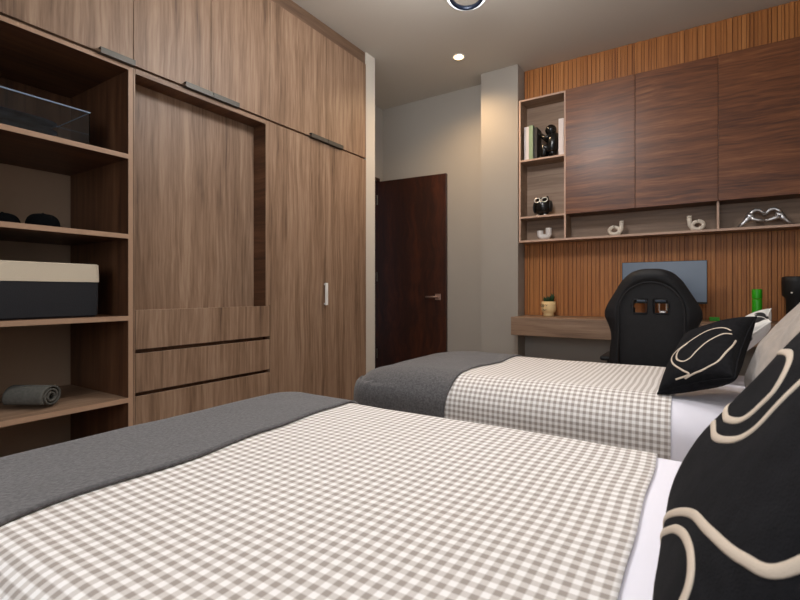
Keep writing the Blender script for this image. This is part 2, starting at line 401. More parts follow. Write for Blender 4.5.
wpart('plinth', B(-.56, -.04, Y0+.009, Y1-.015, 0, .099), M['oak_y'], du)

# tall wardrobe
Y0, Y1 = 2.012, 3.012
wd = thing('wardrobe', (-.3, (Y0+Y1)/2, 0), 'tall two-door oak wardrobe with a small white pull, beside the pale wall end', 'wardrobe')
wpart('body', MB().box(-.60, -.021, Y0+.001, Y0+T, 0, 2.008).box(-.60, -.021, Y1-T, Y1-.001, 0, 2.008).box(-.60, -.021, Y0+T, Y1-T, 1.99, 2.008).box(-.605, -.60, Y0+.001, Y1-.001, 0, 2.008), M['oak'], wd)
d1 = wpart('door', B(-.02, 0, Y0+.001, 2.5315, .10, 2.008), M['oak'], wd, bevel=.0006)
d2 = wpart('door', B(-.02, 0, 2.5325, Y1-.001, .10, 2.008), M['oak'], wd, bevel=.0006)
hh = MB().box(.014, .024, 2.505, 2.530, .846, 1.005).box(.0005, .018, 2.509, 2.526, .850, .862).box(.0005, .018, 2.509, 2.526, .989, 1.001)
o = link('handle', hh, M['white_handle'], d1, origin=Vector(wd.location), bevel=.002); o['label'] = 'small white bar pull'
wpart('plinth', B(-.56, -.04, Y0+T, Y1-T, 0, .098), M['oak_y'], wd)

# ------------------------------------------------------------------ slatted wall cladding, from the desk up to the ceiling
sl = MB().box(.970, XR-.002, 4.036, YF-.002, .74, CZ-.002)
x = .978; k = 0
sm = MB(); rs = random.Random(3)
while x < XR-.03:
    w = rs.choice((.014, .018, .026, .030)); dp = rs.choice((.0, .003, .005))
    sm.box(x, x+w, 4.024+dp, 4.036, .74, CZ-.003); x += w + rs.choice((.002, .003, .005))
slt = thing('slatted_cladding', (2.0, 4.05, .74), 'orange-brown vertical slat cladding on the wall over the desk', 'wall cladding')
wpart('backing', sl, M['slat_back'], slt); wpart('slats', sm, M['slat'], slt)

# ------------------------------------------------------------------ wall cabinet over the desk
CY = 3.84; CX0 = .987; CB = 4.021; CX1 = XR-.004
wc = thing('wall_cabinet', (1.9, CB, 1.355), 'wall cabinet over the desk, walnut doors with open niches left and below', 'cabinet')
E = .014
XD = [1.356, 1.868, 2.373, 2.878]
car = MB()
car.box(CX0, CX0+E, CY, CB-.006, 1.356, 2.551)          # left side
car.box(CX0+E, CX1, CY, CB-.006, 1.356, 1.372)          # bottom shelf
car.box(CX0+E, 1.370, CY, CB-.006, 2.537, 2.551)        # niche top
car.box(1.356, 1.370, CY, CB-.006, 1.372, 2.537)        # divider niche/doors
car.box(CX0+E, 1.356, CY, CB-.006, 2.031, 2.045)        # shelves in the niche
car.box(CX0+E, 1.356, CY, CB-.006, 1.556, 1.570)
car.box(2.366, 2.380, CY+.006, CB-.006, 1.372, 1.560)   # divider in the long niche
wpart('frame', car, M['grey_oak'], wc, bevel=.001)
ed = MB(); e0, e1 = CY-.0022, CY-.0004
ed.box(CX0, CX0+E, e0, e1, 1.356, 2.551).box(CX0+E, CX1, e0, e1, 1.356, 1.372).box(CX0+E, 1.370, e0, e1, 2.537, 2.551).box(1.356, 1.370, e0, e1, 1.372, 2.537)
ed.box(CX0+E, 1.356, e0, e1, 2.031, 2.045).box(CX0+E, 1.356, e0, e1, 1.556, 1.570)
ed.box(2.366, 2.380, CY+.0035, CY+.0055, 1.372, 1.560)
o = wpart('edge_band', ed, M['edge'], wc); o['label'] = 'pale edge strips of the niches'
wpart('back_panel', MB().box(CX0, CX1, CB-.005, CB, 1.356, 2.551), M['grey_oak'], wc)
wpart('carcass', MB().box(1.371, CX1, CY+.002, CB-.006, 1.561, 2.536), M['oak_dark'], wc)
for i in range(4):
    a = XD[i]+(.0155 if i == 0 else .0015); b = XD[i+1]-.0015 if i < 3 else CX1
    wpart('door', B(a, b, CY-.019, CY, 1.560, 2.548), M['walnut'], wc, bevel=.001)

# ------------------------------------------------------------------ desk
DYF = 3.68
dk = thing('desk', (2.0, 3.85, .59), 'wall-mounted oak desk under the slatted wall, left end against the grey column', 'desk')
wpart('desktop', B(.972, XR-.003, DYF, 4.058, .716, .737), M['oak_x'], dk, bevel=.001)
wpart('drawer', B(.972, 1.98, DYF+.003, 4.02, .590, .7155), M['oak_x'], dk, bevel=.001)
wpart('drawer', B(1.983, XR-.003, DYF+.003, 4.02, .590, .7155), M['oak_x'], dk, bevel=.001)

# ------------------------------------------------------------------ beds
ZT = .56
def draper(xa, xb, ya, yb, z, off, r=.085, rc=.06, seed=0, amp=.004, lump=.0, sag=0):
    """maps cloth coordinates (a, b) onto a mattress with top rectangle xa..xb, ya..yb"""
    def f(a, b):
        I = rc+r; x0, x1, y0, y1 = xa+I, xb-I, ya+I, yb-I
        qx = min(max(a, x0), x1); qy = min(max(b, y0), y1)
        d = Vector((a-qx, b-qy)); L = d.length
        n = noise.noise(Vector((a*3.1+seed, b*3.3, seed*.7)))*amp + noise.noise(Vector((a*9+seed, b*9, 3)))*amp*.35
        n += lump*math.sin(min(1, max(0, (b-ya)/(yb-ya)))*PI)
        n -= sag*max(0, (xa+.42-a)/.42)**1.5
        if L < 1e-7: return Vector((a, b, z+off+n))
        u = d/L; Lr = L-rc
        if Lr <= 0: return Vector((a, b, z+off+n))
        R = r+off
        if Lr < r*PI/2:
            t = Lr/r; h = rc+math.sin(t)*R; zz = z-r+math.cos(t)*R
        else:
            h = rc+R; zz = z-r-(Lr-r*PI/2)
            drop = min(1, (Lr-r*PI/2)/.3)
            w = noise.noise(Vector((a*2.2+seed*3, b*2.2, 9)))*.03 + math.sin((a+b*1.3)*16+seed)*.006
            h += drop*(w+.010)
        return Vector((qx+u.x*h, qy+u.y*h, zz+n*(1 if Lr < r else .3)))
    return f
def cloth(name, f, a0, a1, b0, b1, mat, th, label, cat, na=110, nb=110, group=None, wav=0.0, seed=0, flare=0, skew=0):
    def uvm(s, t): 
        return (a0+(a1-a0)*s, b0+(b1-b0)*t)
    def g(s, t):
        a, b = uvm(s, t)
        if wav: a += wav*noise.noise(Vector((b*4+seed, 0, seed)))*max(0, s)**3 + (skew*(b-b1)-flare*max(0, b0+.27-b))*s**2
        return f(a, b)
    m = MB().grid(g, na, nb, uvf=uvm)
    o = link(name, m, mat, None, smooth=True, solid=th, origin=(1.2, (b0+b1)/2, 0))
    return tag(o, label, cat, group)
def bed(xa, xb, ya, yb, lab, which, blanket_x, seed, rf=.085, flare=0, skew=0, sag=0):
    r = thing('bed', ((xa+xb)/2, (ya+yb)/2, 0), lab, 'bed', None)
    cx, cy = (xa+xb)/2, (ya+yb)/2
    wpart('bed_base', B(xa+.05, xb, ya+.05, yb-.05, .12, .30), M['bed_base'], r, bevel=.01)
    for lx in (xa+.12, xb-.1):
        for ly in (ya+.12, yb-.12):
            wpart('leg', MB().lathe([(.02, 0), (.026, .12)], (lx, ly, 0), 16), M['black_soft'], r, smooth=False)
    wpart('mattress', B(xa+.05, xb, ya+.03, yb-.03, .301, ZT-.022-sag), M['mattress'], r, bevel=.07)
    fs = draper(xa, xb+.3, ya, yb, ZT, -.008, r=rf, seed=seed, amp=.004, sag=sag)
    def g(s, t): return fs(2.12+(xb-2.12)*s, ya-.22+(yb-ya+.44)*t)
    wpart('sheet', MB().grid(g, 50, 90), M['sheet'], r, smooth=True, solid=.002)
    f1 = draper(xa, xb+.3, ya, yb, ZT, .0, r=rf, seed=seed, amp=.004, sag=sag)
    cloth('bedspread', f1, xa+.12, 2.185, ya-.26, yb+.26, M['gingham'], .003,
          'taupe and white gingham bedspread on the '+which, 'bedspread', 130, 110, 'gingham bedspreads', wav=.006, seed=seed)
    f2 = draper(xa, xb+.3, ya, yb, ZT, .006, r=rf, seed=seed, amp=.005, sag=sag)
    cloth('throw_blanket', f2, xa-.24, blanket_x, ya-.25, yb+.25, M['blanket'], .007,
          'charcoal wool throw across the foot of the '+which, 'blanket', 60, 110, 'charcoal throws', wav=.03, seed=seed+2, flare=flare, skew=skew)
    return r
bed(.885, 2.95, .20, 1.32, 'single bed nearest the viewer, white sheet showing at its head', 'near bed', 1.245, 1, .095, 0, -.065)
bed(.71, 2.95, 1.85, 2.80, 'single bed on the far side, next to the desk chair', 'far bed by the desk', 1.395, 5, .140, .12, .05, .05)

# ------------------------------------------------------------------ pillows
def pil(w, h, t, seed=0, pinch=.07, wr=.006):
    def f(u, v, side):
        x = u*w/2*(1-pinch*(1-v*v)*abs(u)**3); y = v*h/2*(1-pinch*(1-u*u)*abs(v)**3)
        e = max(0, (1-abs(u)**2.6)*(1-abs(v)**2.6))
        z = side*t/2*e**.42
        k = e**.5
        z += wr*k*(noise.noise(Vector((x*7+seed, y*7, side+seed)))*1.0+noise.noise(Vector((x*17+seed, y*15, side+seed)))*.5)
        return Vector((x, y, z))
    return f
def pillow(name, w, h, t, mat, cxy, e1, e2, label, cat='pillow', seed=0, lines=(), lw=.006, wr=.006, pinch=.07, zt=.563):
    """centre above cxy, e1 along the width, e2 up the height, resting on height zt"""
    e1 = Vector(e1).normalized(); e2 = Vector(e2); e2 = (e2-e1*e2.dot(e1)).normalized(); e3 = e1.cross(e2)
    f = pil(w, h, t, seed, pinch, wr)
    m = MB(); n = 44
    cmap = lambda s: math.sin((s-.5)*PI)*.55+(2*s-1)*.45
    m.grid(lambda s, q: f(cmap(s), cmap(q), 1), n, n)
    m.grid(lambda s, q: f(cmap(s), cmap(q), -1), n, n, flip=True)
    Mx = Matrix((e1, e2, e3)).transposed().to_4x4()
    low = min((Mx @ Vector(q)).z for q in m.v); Mx.translation = Vector((cxy[0], cxy[1], zt-low))
    r = thing(name, (0, 0, 0), label, cat); r.matrix_world = Mx
    cv = link('cover', m, mat, r, smooth=True)
    import bmesh
    bm = bmesh.new(); bm.from_mesh(cv.data); bmesh.ops.remove_doubles(bm, verts=bm.verts, dist=.0004); bm.to_mesh(cv.data); bm.free()
    # piping along the seam
    ring = []
    for k in range(160):
        s = k/40; q = int(s); d = cmap(s-q)
        u, v = [(d, -1), (1, d), (-d, 1), (-1, -d)][q]; ring.append(f(u, v, 1))
    link('piping', MB().tube(ring, .0035, 6, closed=True), mat, r, smooth=True)
    for pts in lines:
        P = [Vector((a, b, 0)) for a, b in pts]; Q = []
        for i in range(len(P)-1):
            p0, p1, p2, p3 = P[max(i-1, 0)], P[i], P[i+1], P[min(i+2, len(P)-1)]
            for k in range(10):
                t_ = k/10
                Q.append(.5*((2*p1)+(p2-p0)*t_+(2*p0-5*p1+4*p2-p3)*t_**2+(3*p1-p0-3*p2+p3)*t_**3))
        Q.append(P[-1])
        S = [f(max(-1, min(1, q.x)), max(-1, min(1, q.y)), 1) for q in Q]
        ups = []
        for q in Q:
            a_ = f(max(-1, min(.98, q.x))+.01, max(-1, min(1, q.y)), 1)-f(max(-1, min(.98, q.x)), max(-1, min(1, q.y)), 1)
            b_ = f(max(-1, min(1, q.x)), max(-1, min(.98, q.y))+.01, 1)-f(max(-1, min(1, q.x)), max(-1, min(.98, q.y)), 1)
            ups.append(a_.cross(b_).normalized())
        tb = MB().tube(S, lw, 8, up=ups, flat=.35)
        o = link('embroidered_line', tb, M['thread'], r, smooth=True); o['label'] = 'beige embroidered line'
    return r
#PILLOWS
L_NEAR = [[(-.62, .10), (-.41, .13), (-.2, .15), (-.03, .12), (.05, .04), (.04, -.04), (-.03, -.16), (-.25, -.24), (-.5, -.24)],
          [(.22, .5), (.2, .3), (.19, .16), (.19, .0), (.17, -.12), (.08, -.22), (-.13, -.31), (-.4, -.33)],
          [(-.3, -.93), (-.12, -.84), (.02, -.72), (.2, -.57), (.35, -.47), (.54, -.40), (.74, -.32), (.85, -.22), (.88, .1), (.8, .5)],
          [(-.05, -.93), (.05, -.80), (.16, -.70), (.28, -.60), (.42, -.53), (.57, -.50), (.68, -.55), (.72, -.70), (.72, -.9)]]
L_FAR = [[(-.20, .80), (-.28, .58), (-.25, .22), (-.07, -.17), (.12, -.46), (.30, -.67), (.58, -.50), (.82, -.20), (.93, -.05), (.95, -.42)],
         [(-.10, .85), (-.04, .60), (.16, .31), (.37, .12), (.55, -.02), (.60, -.21), (.46, -.43), (.23, -.48), (.02, -.27)],
         [(.02, .95), (.32, .90), (.72, .72), (.88, .40), (.93, .12), (.97, -.18)]]
pillow('pillow', .50, .50, .19, M['black_fab'], (2.403, .593), (-.0144, -.9968, -.0785), (.5943, -.0717, .8011),
       'large black pillow with beige line embroidery, leaning on the near bed at right', seed=3, lines=L_NEAR, lw=.0047)
pillow('pillow', .415, .265, .135, M['black_fab'], (2.294, 2.085), (-.2033, -.8711, -.4470), (.8510, -.3830, .3594),
       'small black cushion with thin white line pattern, leaning on the far bed', seed=8, lines=L_FAR, lw=.0034, pinch=.10)
pillow('pillow', .50, .50, .20, M['grey_cush'], (2.60, 1.965), (.1837, -.9819, .0462), (.5446, .1408, .8268),
       'plump greige linen pillow on the far bed, between the black cushions', seed=12, wr=.022, pinch=.05)
pillow('pillow', .38, .38, .11, M['print'], (2.385, 2.531), (-.104, -.988, -.11), (.716, -.151, .682),
       'black and white patterned cushion behind the small black cushion', seed=22)

# ------------------------------------------------------------------ desk chair
ch = thing('desk_chair', (2.034, 3.12, 0), 'black racing-style desk chair with its back to the far bed', 'chair')
WR = [(1.073, .045), (1.066, .080), (1.047, .120), (1.002, .165), (.968, .186), (.94, .202), (.884, .237), (.855, .253), (.827, .264), (.79, .264), (.748, .244), (.70, .230), (.66, .228), (.60, .238), (.52, .245), (.44, .235)]
def wz(z):
    if z >= WR[0][0]: return WR[0][1]
    for (z1, w1), (z0, w0) in zip(WR, WR[1:]):
        if z0 <= z <= z1: return w0+(w1-w0)*(z-z0)/(z1-z0)
    return WR[-1][1]
def smooth(a, b, x):
    t = max(0, min(1, (x-a)/(b-a))); return t*t*(3-2*t)
NX, NZ = 48, 60; z_lo, z_hi = .44, 1.073
bk = MB(); idx = {}
def arch(x, z):          # >0 outside the raised inner arch
    if z > .82: return math.hypot(x/.158, (z-.82)/.170)-1
    return abs(x)/.158-1
for i in range(NX+1):
    for j in range(NZ+1):
        z = z_lo+(z_hi-z_lo)*j/NZ; u = -1+2*i/NX; x = u*wz(z)*.945
        lean = (z-.44)*.10
        rim = (1-abs(u)**4)*(1-smooth(1.03, 1.09, z)*.6)
        out = smooth(.0, .16, arch(x, z))
        yb_ = -.085-.018+lean*-1 - .0 + (1-rim)*.045 - out*.022*rim
        yf_ = -.02-lean + abs(u)**3*.05 - (1-rim)*.02
        idx[(i, j, 0)] = len(bk.v); bk.v.append((x, yb_, z)); idx[(i, j, 1)] = len(bk.v); bk.v.append((x, yf_, z))
def cell(i, j):
    if not (0 <= i < NX and 0 <= j < NZ): return False
    z = z_lo+(z_hi-z_lo)*(j+.5)/NZ; x = (-1+2*(i+.5)/NX)*wz(z)
    return not (.816 < z < .898 and .022 < abs(x) < .090 and not (z > .875 and abs(x) > .078))
for i in range(NX):
    for j in range(NZ):
        if not cell(i, j): continue
        for k in (0, 1): bk.f.append((idx[(i, j, k)], idx[(i+1, j, k)], idx[(i+1, j+1, k)], idx[(i, j+1, k)]))
        for di, dj, p, q in ((-1, 0, (0, 0), (0, 1)), (1, 0, (1, 0), (1, 1)), (0, -1, (0, 0), (1, 0)), (0, 1, (0, 1), (1, 1))):
            if not cell(i+di, j+dj):
                a = (i+p[0], j+p[1]); b = (i+q[0], j+q[1])
                bk.f.append((idx[(*a, 0)], idx[(*b, 0)], idx[(*b, 1)], idx[(*a, 1)]))
link('backrest', bk, M['chair'], ch, smooth=True, sub=1)
for s in (-1, 1):
    pts = [(s*.022, .897), (s*.078, .897), (s*.090, .880), (s*.090, .820), (s*.022, .820)]
    link('slot_bezel', MB().tube([(x, -.104-(z-.44)*.1, z) for x, z in pts], .004, 8, closed=True), M['chair_trim'], ch, smooth=True)
# piping of the inner arch
ap = [(-.166, .50), (-.166, .70), (-.166, .82)]+[(.166*math.cos(a), .82+.178*math.sin(a)) for a in [PI*(1-k/16) for k in range(1, 16)]]+[(.166, .82), (.166, .70), (.166, .50)]
link('piping', MB().tube([(x, -.107-(z-.44)*.1, z) for x, z in ap], .005, 8), M['chair_trim'], ch, smooth=True)
seat = MB().grid(lambda s, t: Vector(((s-.5)*.50*(1-.1*abs(2*t-1)**4), -.02+.50*t, .44+.05*(1-abs(2*s-1)**4)*(1-abs(2*t-1)**6)+.02*abs(2*s-1)**2)), 20, 20)
seat.grid(lambda s, t: Vector(((s-.5)*.48, -.02+.49*t, .385)), 20, 20, flip=True)
base = len(seat.v)//2; W = 21
border = [i for i in range(W)]+[i*W+W-1 for i in range(1, W)]+[W*W-1-i for i in range(1, W)]+[(W-1-i)*W for i in range(1, W-1)]
for k in range(len(border)):
    a, b = border[k], border[(k+1) % len(border)]; seat.f.append((a, b, b+base, a+base))
link('seat', seat, M['chair'], ch, smooth=True)
for s in (-1, 1):
    arm = link('armrest', MB().tube([(s*.20, .12, .38), (s*.235, .12, .38), (s*.25, .12, .41), (s*.25, .12, .515)], .018, 8), M['chair_trim'], ch, smooth=True)
    link('arm_pad', B(s*.25-.038, s*.25+.038, -.02, .25, .515, .545), M['chair'], arm, bevel=.012)
link('gas_lift', MB().lathe([(.028, .10), (.028, .24), (.018, .24), (.018, .345), (.09, .35), (.09, .384)], (0, .2, 0), 20), M['chair_trim'], ch)
bs = MB()
for k in range(5):
    a = 2*PI*k/5+.3; d = Vector((math.cos(a), math.sin(a), 0)); c = Vector((0, .2, .11))
    bs.tube([c, c+d*.15+Vector((0, 0, -.005)), c+d*.30+Vector((0, 0, -.035))], [.03, .024, .016], 8)
link('star_base', bs, M['chair_trim'], ch, smooth=True)
for k in range(5):
    a = 2*PI*k/5+.3; c = Vector((math.cos(a)*.30, .2+math.sin(a)*.30, .03))
    link('caster', MB().tube([c+Vector((-.022, 0, 0)), c+Vector((.022, 0, 0))], .03, 16).tube([c, c+Vector((0, 0, .045))], .008, 8), M['chair_trim'], ch)

# ------------------------------------------------------------------ things on the desk
mo = thing('monitor', (2.05, 3.80, .7375), 'flat computer monitor on the desk, bluish reflection painted on its blank screen', 'monitor')
wpart('bezel', B(1.787, 2.312, 3.762, 3.785, .858, 1.156), M['black_soft'], mo, bevel=.003)
wpart('screen', B(1.791, 2.308, 3.7595, 3.7618, .872, 1.153), M['screen'], mo)
st = MB().tube([(2.024, 3.80, .90), (2.024, 3.80, .81), (2.030, 3.80, .800), (2.064, 3.80, .800), (2.070, 3.80, .81), (2.070, 3.80, .90)], .0085, 10).box(2.035, 2.059, 3.795, 3.805, .745, .795)
wpart('stand_neck', st, M['chrome'], mo, smooth=False)
wpart('stand_foot', B(1.95, 2.15, 3.72, 3.88, .738, .746), M['silver'], mo, bevel=.003)

pp = thing('potted_plant', (1.203, 3.955, .7375), 'small cream pot with a drawn face and dark green succulent on the desk', 'plant')
pot = MB().lathe([(.042, 0), (.044, .014), (.040, .024), (.054, .036), (.060, .058), (.060, .09), (.056, .124), (.051, .124), (.047, .108)], (1.203, 3.955, .7375), 28)
po = wpart('pot', pot, M['pot'], pp, smooth=True)
fc = MB()
for dx in (-.024, .012):
    ring = [(1.190+dx+.013*math.cos(a), 3.955-.0600+.006*abs(dx+.006)/.03, .828+.011*math.sin(a)) for a in [2*PI*k/14 for k in range(14)]]
    fc.tube(ring, .0022, 6, closed=True)
fc.sphere((1.166, 3.897, .828), .004, 8, 6).sphere((1.202, 3.895, .828), .004, 8, 6)
fc.tube([(1.170, 3.902, .794), (1.182, 3.897, .789), (1.198, 3.895, .792)], .0026, 6)
link('face', fc, M['black_soft'], po, origin=Vector(pp.location)); 
pl = MB(); rs = random.Random(5)
for k in range(34):
    a = rs.uniform(0, 2*PI); r0 = rs.uniform(0, .026); h = rs.uniform(.03, .055)+(.022 if math.cos(a-.3) > .3 and r0 > .008 else 0)
    c = Vector((1.203+r0*math.cos(a)*1.3, 3.955+r0*math.sin(a), .852))
    tip = c+Vector((math.cos(a)*rs.uniform(.008, .022), math.sin(a)*.02, h))
    pl.tube([c, (c+tip)/2+Vector((0, 0, .004)), tip], [.006, .0085, .002], 6)
wpart('foliage', pl, M['leaf'], pp, smooth=True)
wpart('soil', MB().lathe([(.046, 0), (.046, .006)], (1.203, 3.955, .8395), 20), M['soil'], pp)

gb = thing('bottle', (2.590, 3.90, .7375), 'bright green bottle on the desk, left of the black speaker', 'bottle')
wpart('body', MB().lathe([(.026, 0), (.028, .006), (.028, .145), (.026, .155)], (2.590, 3.90, .7375), 24), M['green'], gb, smooth=True)
wpart('cap', MB().lathe([(.028, .157), (.0285, .16), (.0285, .215), (.026, .222)], (2.590, 3.90, .7375), 24), M['green'], gb, smooth=True)
sc = thing('case', (2.355, 3.93, .7375), 'small flat green case lying on the desk beside the chair', 'case')
wpart('base', B(2.325, 2.385, 3.90, 3.96, .7376, .751), M['green'], sc, bevel=.004); wpart('lid', B(2.325, 2.385, 3.90, 3.96, .7515, .764), M['green'], sc, bevel=.004)
sp = thing('speaker', (2.795, 3.88, .7375), 'black cylindrical speaker with a small white light on the desk', 'speaker')
wpart('body', MB().lathe([(.055, 0), (.058, .01), (.060, .16), (.078, .18), (.080, .27), (.078, .298), (.070, .302)], (2.795, 3.88, .7375), 36), M['black_soft'], sp, smooth=True)
wpart('indicator', MB().sphere((2.757, 3.811, .935), .006, 10, 8), M['white_cer'], sp, smooth=True)

# ------------------------------------------------------------------ things in the wall cabinet niches
def book(x0, x1, y0, y1, z, h, mat, label):
    r = thing('book', ((x0+x1)/2, (y0+y1)/2, z), label, 'book', None)
    wpart('cover', MB().box(x0, x0+.003, y0, y1, z, z+h).box(x1-.003, x1, y0, y1, z, z+h).box(x0, x1, y0-.003, y0, z, z+h), mat, r)
    wpart('pages', B(x0+.0035, x1-.0035, y0+.0005, y1-.004, z+.003, z+h-.004), M['pages'], r)
ZA, ZB_, ZC = 2.0453, 1.5703, 1.3723
book(1.022, 1.060, 3.875, 4.005, ZA, .285, M['paper_w'], 'white upright book at the left of the top niche')
book(1.063, 1.096, 3.870, 4.005, ZA, .290, M['paper_g'], 'pale green upright book next to a black figurine')
book(1.098, 1.128, 3.880, 4.005, ZA, .27, M['paper_k'], 'dark upright book between green book and figurine')
book(1.305, 1.345, 3.872, 4.005, ZA, .300, M['paper_w'], 'white upright book at the right of the top niche')
fg = MB()
fg.sphere((1.232, 3.915, ZA+.235), (.045, .044, .046), 18, 12)
fg.tube([(1.235, 3.915, ZA+.215), (1.238, 3.915, ZA+.195)], [.022, .028], 12)
fg.tube([(1.240, 3.915, ZA+.215), (1.250, 3.915, ZA+.185), (1.250, 3.915, ZA+.12), (1.235, 3.915, ZA+.07), (1.23, 3.915, ZA+.05)], [.024, .050, .052, .052, .040], 16)
for dy in (-.03, .03):
    fg.tube([(1.240, 3.915+dy, ZA+.185), (1.195, 3.915+dy, ZA+.165), (1.150, 3.915+dy*.8, ZA+.205)], [.026, .022, .015], 10)
    fg.sphere((1.147, 3.915+dy*.8, ZA+.21), .012, 10, 8)
    fg.tube([(1.235, 3.915+dy*.7, ZA+.065), (1.185, 3.915+dy*.8, ZA+.095), (1.18, 3.915+dy*.8, ZA+.03), (1.175, 3.915+dy*.8, ZA+.012)], [.036, .034, .024, .016], 12)
    fg.sphere((1.165, 3.915+dy*.8, ZA+.011), (.026, .013, .010), 10, 8)
fg.box(1.145, 1.275, 3.872, 3.958, ZA, ZA+.010).sphere((1.245, 3.915, ZA+.045), (.036, .036, .036), 12, 8)
tag(link('figurine', fg, M['black_gloss'], None, smooth=True, origin=(1.21, 3.915, ZA)), 'black seated figurine leaning between books in the top niche', 'figurine')
# owl
ow = thing('owl_figurine', (1.165, 3.915, ZB_), 'round black owl figurine with ringed eyes in the left niche', 'figurine')
ob = MB().sphere((1.165, 3.915, ZB_+.085), (.074, .062, .076), 24, 16)
for s in (-1, 1):
    ob.tube([(1.165+s*.035, 3.905, ZB_+.138), (1.165+s*.044, 3.903, ZB_+.164)], [.020, .006], 8)
wpart('body', ob, M['black_gloss'], ow, smooth=True)
for s in (-1, 1):
    ob2 = MB().sphere((1.165+s*.066, 3.915, ZB_+.080), (.014, .040, .048), 12, 8); wpart('wing', ob2, M['black_soft'], ow, smooth=True)
    ey = MB().tube([(1.165+s*.030+.024*math.cos(a), 3.860+.006*math.sin(a), ZB_+.130+.019*math.sin(a)) for a in [2*PI*k/18 for k in range(18)]], .0045, 8, closed=True)
    wpart('eye_ring', ey, M['silver'], ow, smooth=True)
    wpart('foot', MB().sphere((1.165+s*.030, 3.885, ZB_+.008), (.016, .024, .0079), 12, 8), M['silver'], ow, smooth=True)
wpart('beak', MB().tube([(1.165, 3.858, ZB_+.118), (1.165, 3.850, ZB_+.10)], [.007, .002], 8), M['silver'], ow, smooth=True)
# U-shaped vase
uv_ = MB().tube([(1.145, 3.91, ZC+.080), (1.145, 3.91, ZC+.045)]+[(1.180-.035*math.cos(a), 3.91, ZC+.045-.020*math.sin(a)) for a in [PI*k/12 for k in range(1, 12)]]+[(1.215, 3.91, ZC+.045), (1.215, 3.91, ZC+.098)], .0245, 20)
tag(link('vase', uv_, M['white_cer'], None, smooth=False, bevel=.003, origin=(1.18, 3.91, ZC)), 'white U-shaped double vase in the lowest left niche', 'vase')
def knot(cx, s, label):
    """looped ceramic candle holder: a ring on the shelf that runs up into a short stem"""
    k = MB(); cy = 3.92; r = .034; z0 = ZC+.0148
    p = []
    for i in range(26):
        a = PI*.5-s*0+2*PI*i/25
        p.append((cx-s*.012+r*math.cos(a if s > 0 else PI-a), cy-.012+.024*i/25, z0+r*.80+r*.80*math.sin(a)))
    k.tube(p, .014, 12)
    k.tube([(cx-s*.012, cy+.010, z0), (cx+s*.02, cy+.008, z0+.002), (cx+s*.036, cy+.004, z0+.03), (cx+s*.040, cy, z0+.085)], [.014, .014, .014, .016], 12)
    k.lathe([(.016, 0), (.016, .016), (.010, .016)], (cx+s*.040, cy, z0+.082), 14)
    tag(link('candle_holder', k, M['beige_cer'], None, smooth=True, origin=(cx, cy, ZC)), label, 'candle holder')
knot(1.725, 1, 'beige knotted candle holder nearer the left niches, stem on its right')
knot(2.245, -1, 'beige knotted candle holder next to the pale divider, stem on its left')
# two cast hands forming a heart
hs = thing('heart_hands_sculpture', (2.632, 3.92, ZC), 'silver sculpture of two hands forming a heart on the lower shelf', 'sculpture')
for s in (-1, 1):
    h = MB(); X = lambda d: 2.632+s*d
    Zz = lambda z: ZC+z
    h.tube([(X(.140), 3.92, Zz(.006)), (X(.118), 3.92, Zz(.030)), (X(.100), 3.92, Zz(.050)), (X(.082), 3.92, Zz(.072))], [.010, .012, .016, .024], 12)
    h.sphere((X(.078), 3.92, Zz(.078)), (.026, .024, .028), 14, 10)
    for q in range(4):     # fingers side by side in depth, curled over to the middle
        y = 3.92+(q-1.5)*.011; L = [0, .006, .008, .004][q]
        h.tube([(X(.080), y, Zz(.085)), (X(.070), y, Zz(.104)), (X(.050), y, Zz(.116+L*.3)), (X(.028), y, Zz(.113+L*.3)), (X(.012), y, Zz(.098)), (X(.004), y, Zz(.084-L*.5))], [.014, .0125, .0115, .0105, .009, .006], 10)
    h.tube([(X(.078), 3.912, Zz(.068)), (X(.058), 3.908, Zz(.056)), (X(.034), 3.908, Zz(.048)), (X(.004), 3.908, Zz(.040))], [.016, .013, .0115, .008], 10)
    wpart('hand', h, M['silver'], hs, smooth=True)

# ------------------------------------------------------------------ things on the open shelves
# clear storage box with folded clothes in it
bx = thing('storage_box', (-.30, .72, 1.5922), 'clear plastic storage box on the top shelf of the open unit', 'box')
z0, z1 = 1.5924, 1.775; x0, x1, y0, y1 = -.46, -.12, .40, 1.038
wpart('body', MB().box(x0, x1, y0, y1, z0, z0+.003).box(x0, x0+.003, y0, y1, z0+.003, z1).box(x1-.003, x1, y0, y1, z0+.003, z1).box(x0+.003, x1-.003, y0, y0+.003, z0+.003, z1).box(x0+.003, x1-.003, y1-.003, y1, z0+.003, z1), M['glass'], bx)
lip = MB().tube([(x1, y0, z1), (x1, y1, z1), (x0, y1, z1), (x0, y0, z1)], .0035, 8, closed=True)
wpart('rim', lip, plain('box_rim_plastic', srgb(150, 168, 190), .25), bx)
def fold(loc, sx, sy, sz, n, mat, name, label, cat):
    m = MB()
    for k in range(n):
        h = sz/n
        m.grid(lambda s, t:
               Vector((loc[0]+(s-.5)*sx, loc[1]+sy*.5*math.copysign(abs(math.cos(2*PI*t))**.35, math.cos(2*PI*t)), loc[2]+h*(k+.5)+h*.5*math.copysign(abs(math.sin(2*PI*t))**.7, math.sin(2*PI*t))+.0)), 10, 40, cv=True)
    o = link(name, m, mat, None, smooth=True, origin=loc); return tag(o, label, cat)
fold((-.29, .67, 1.5960), .27, .50, .11, 3, M['navy_cloth'], 'folded_clothes', 'folded grey-blue clothes inside the clear storage box', 'clothes')

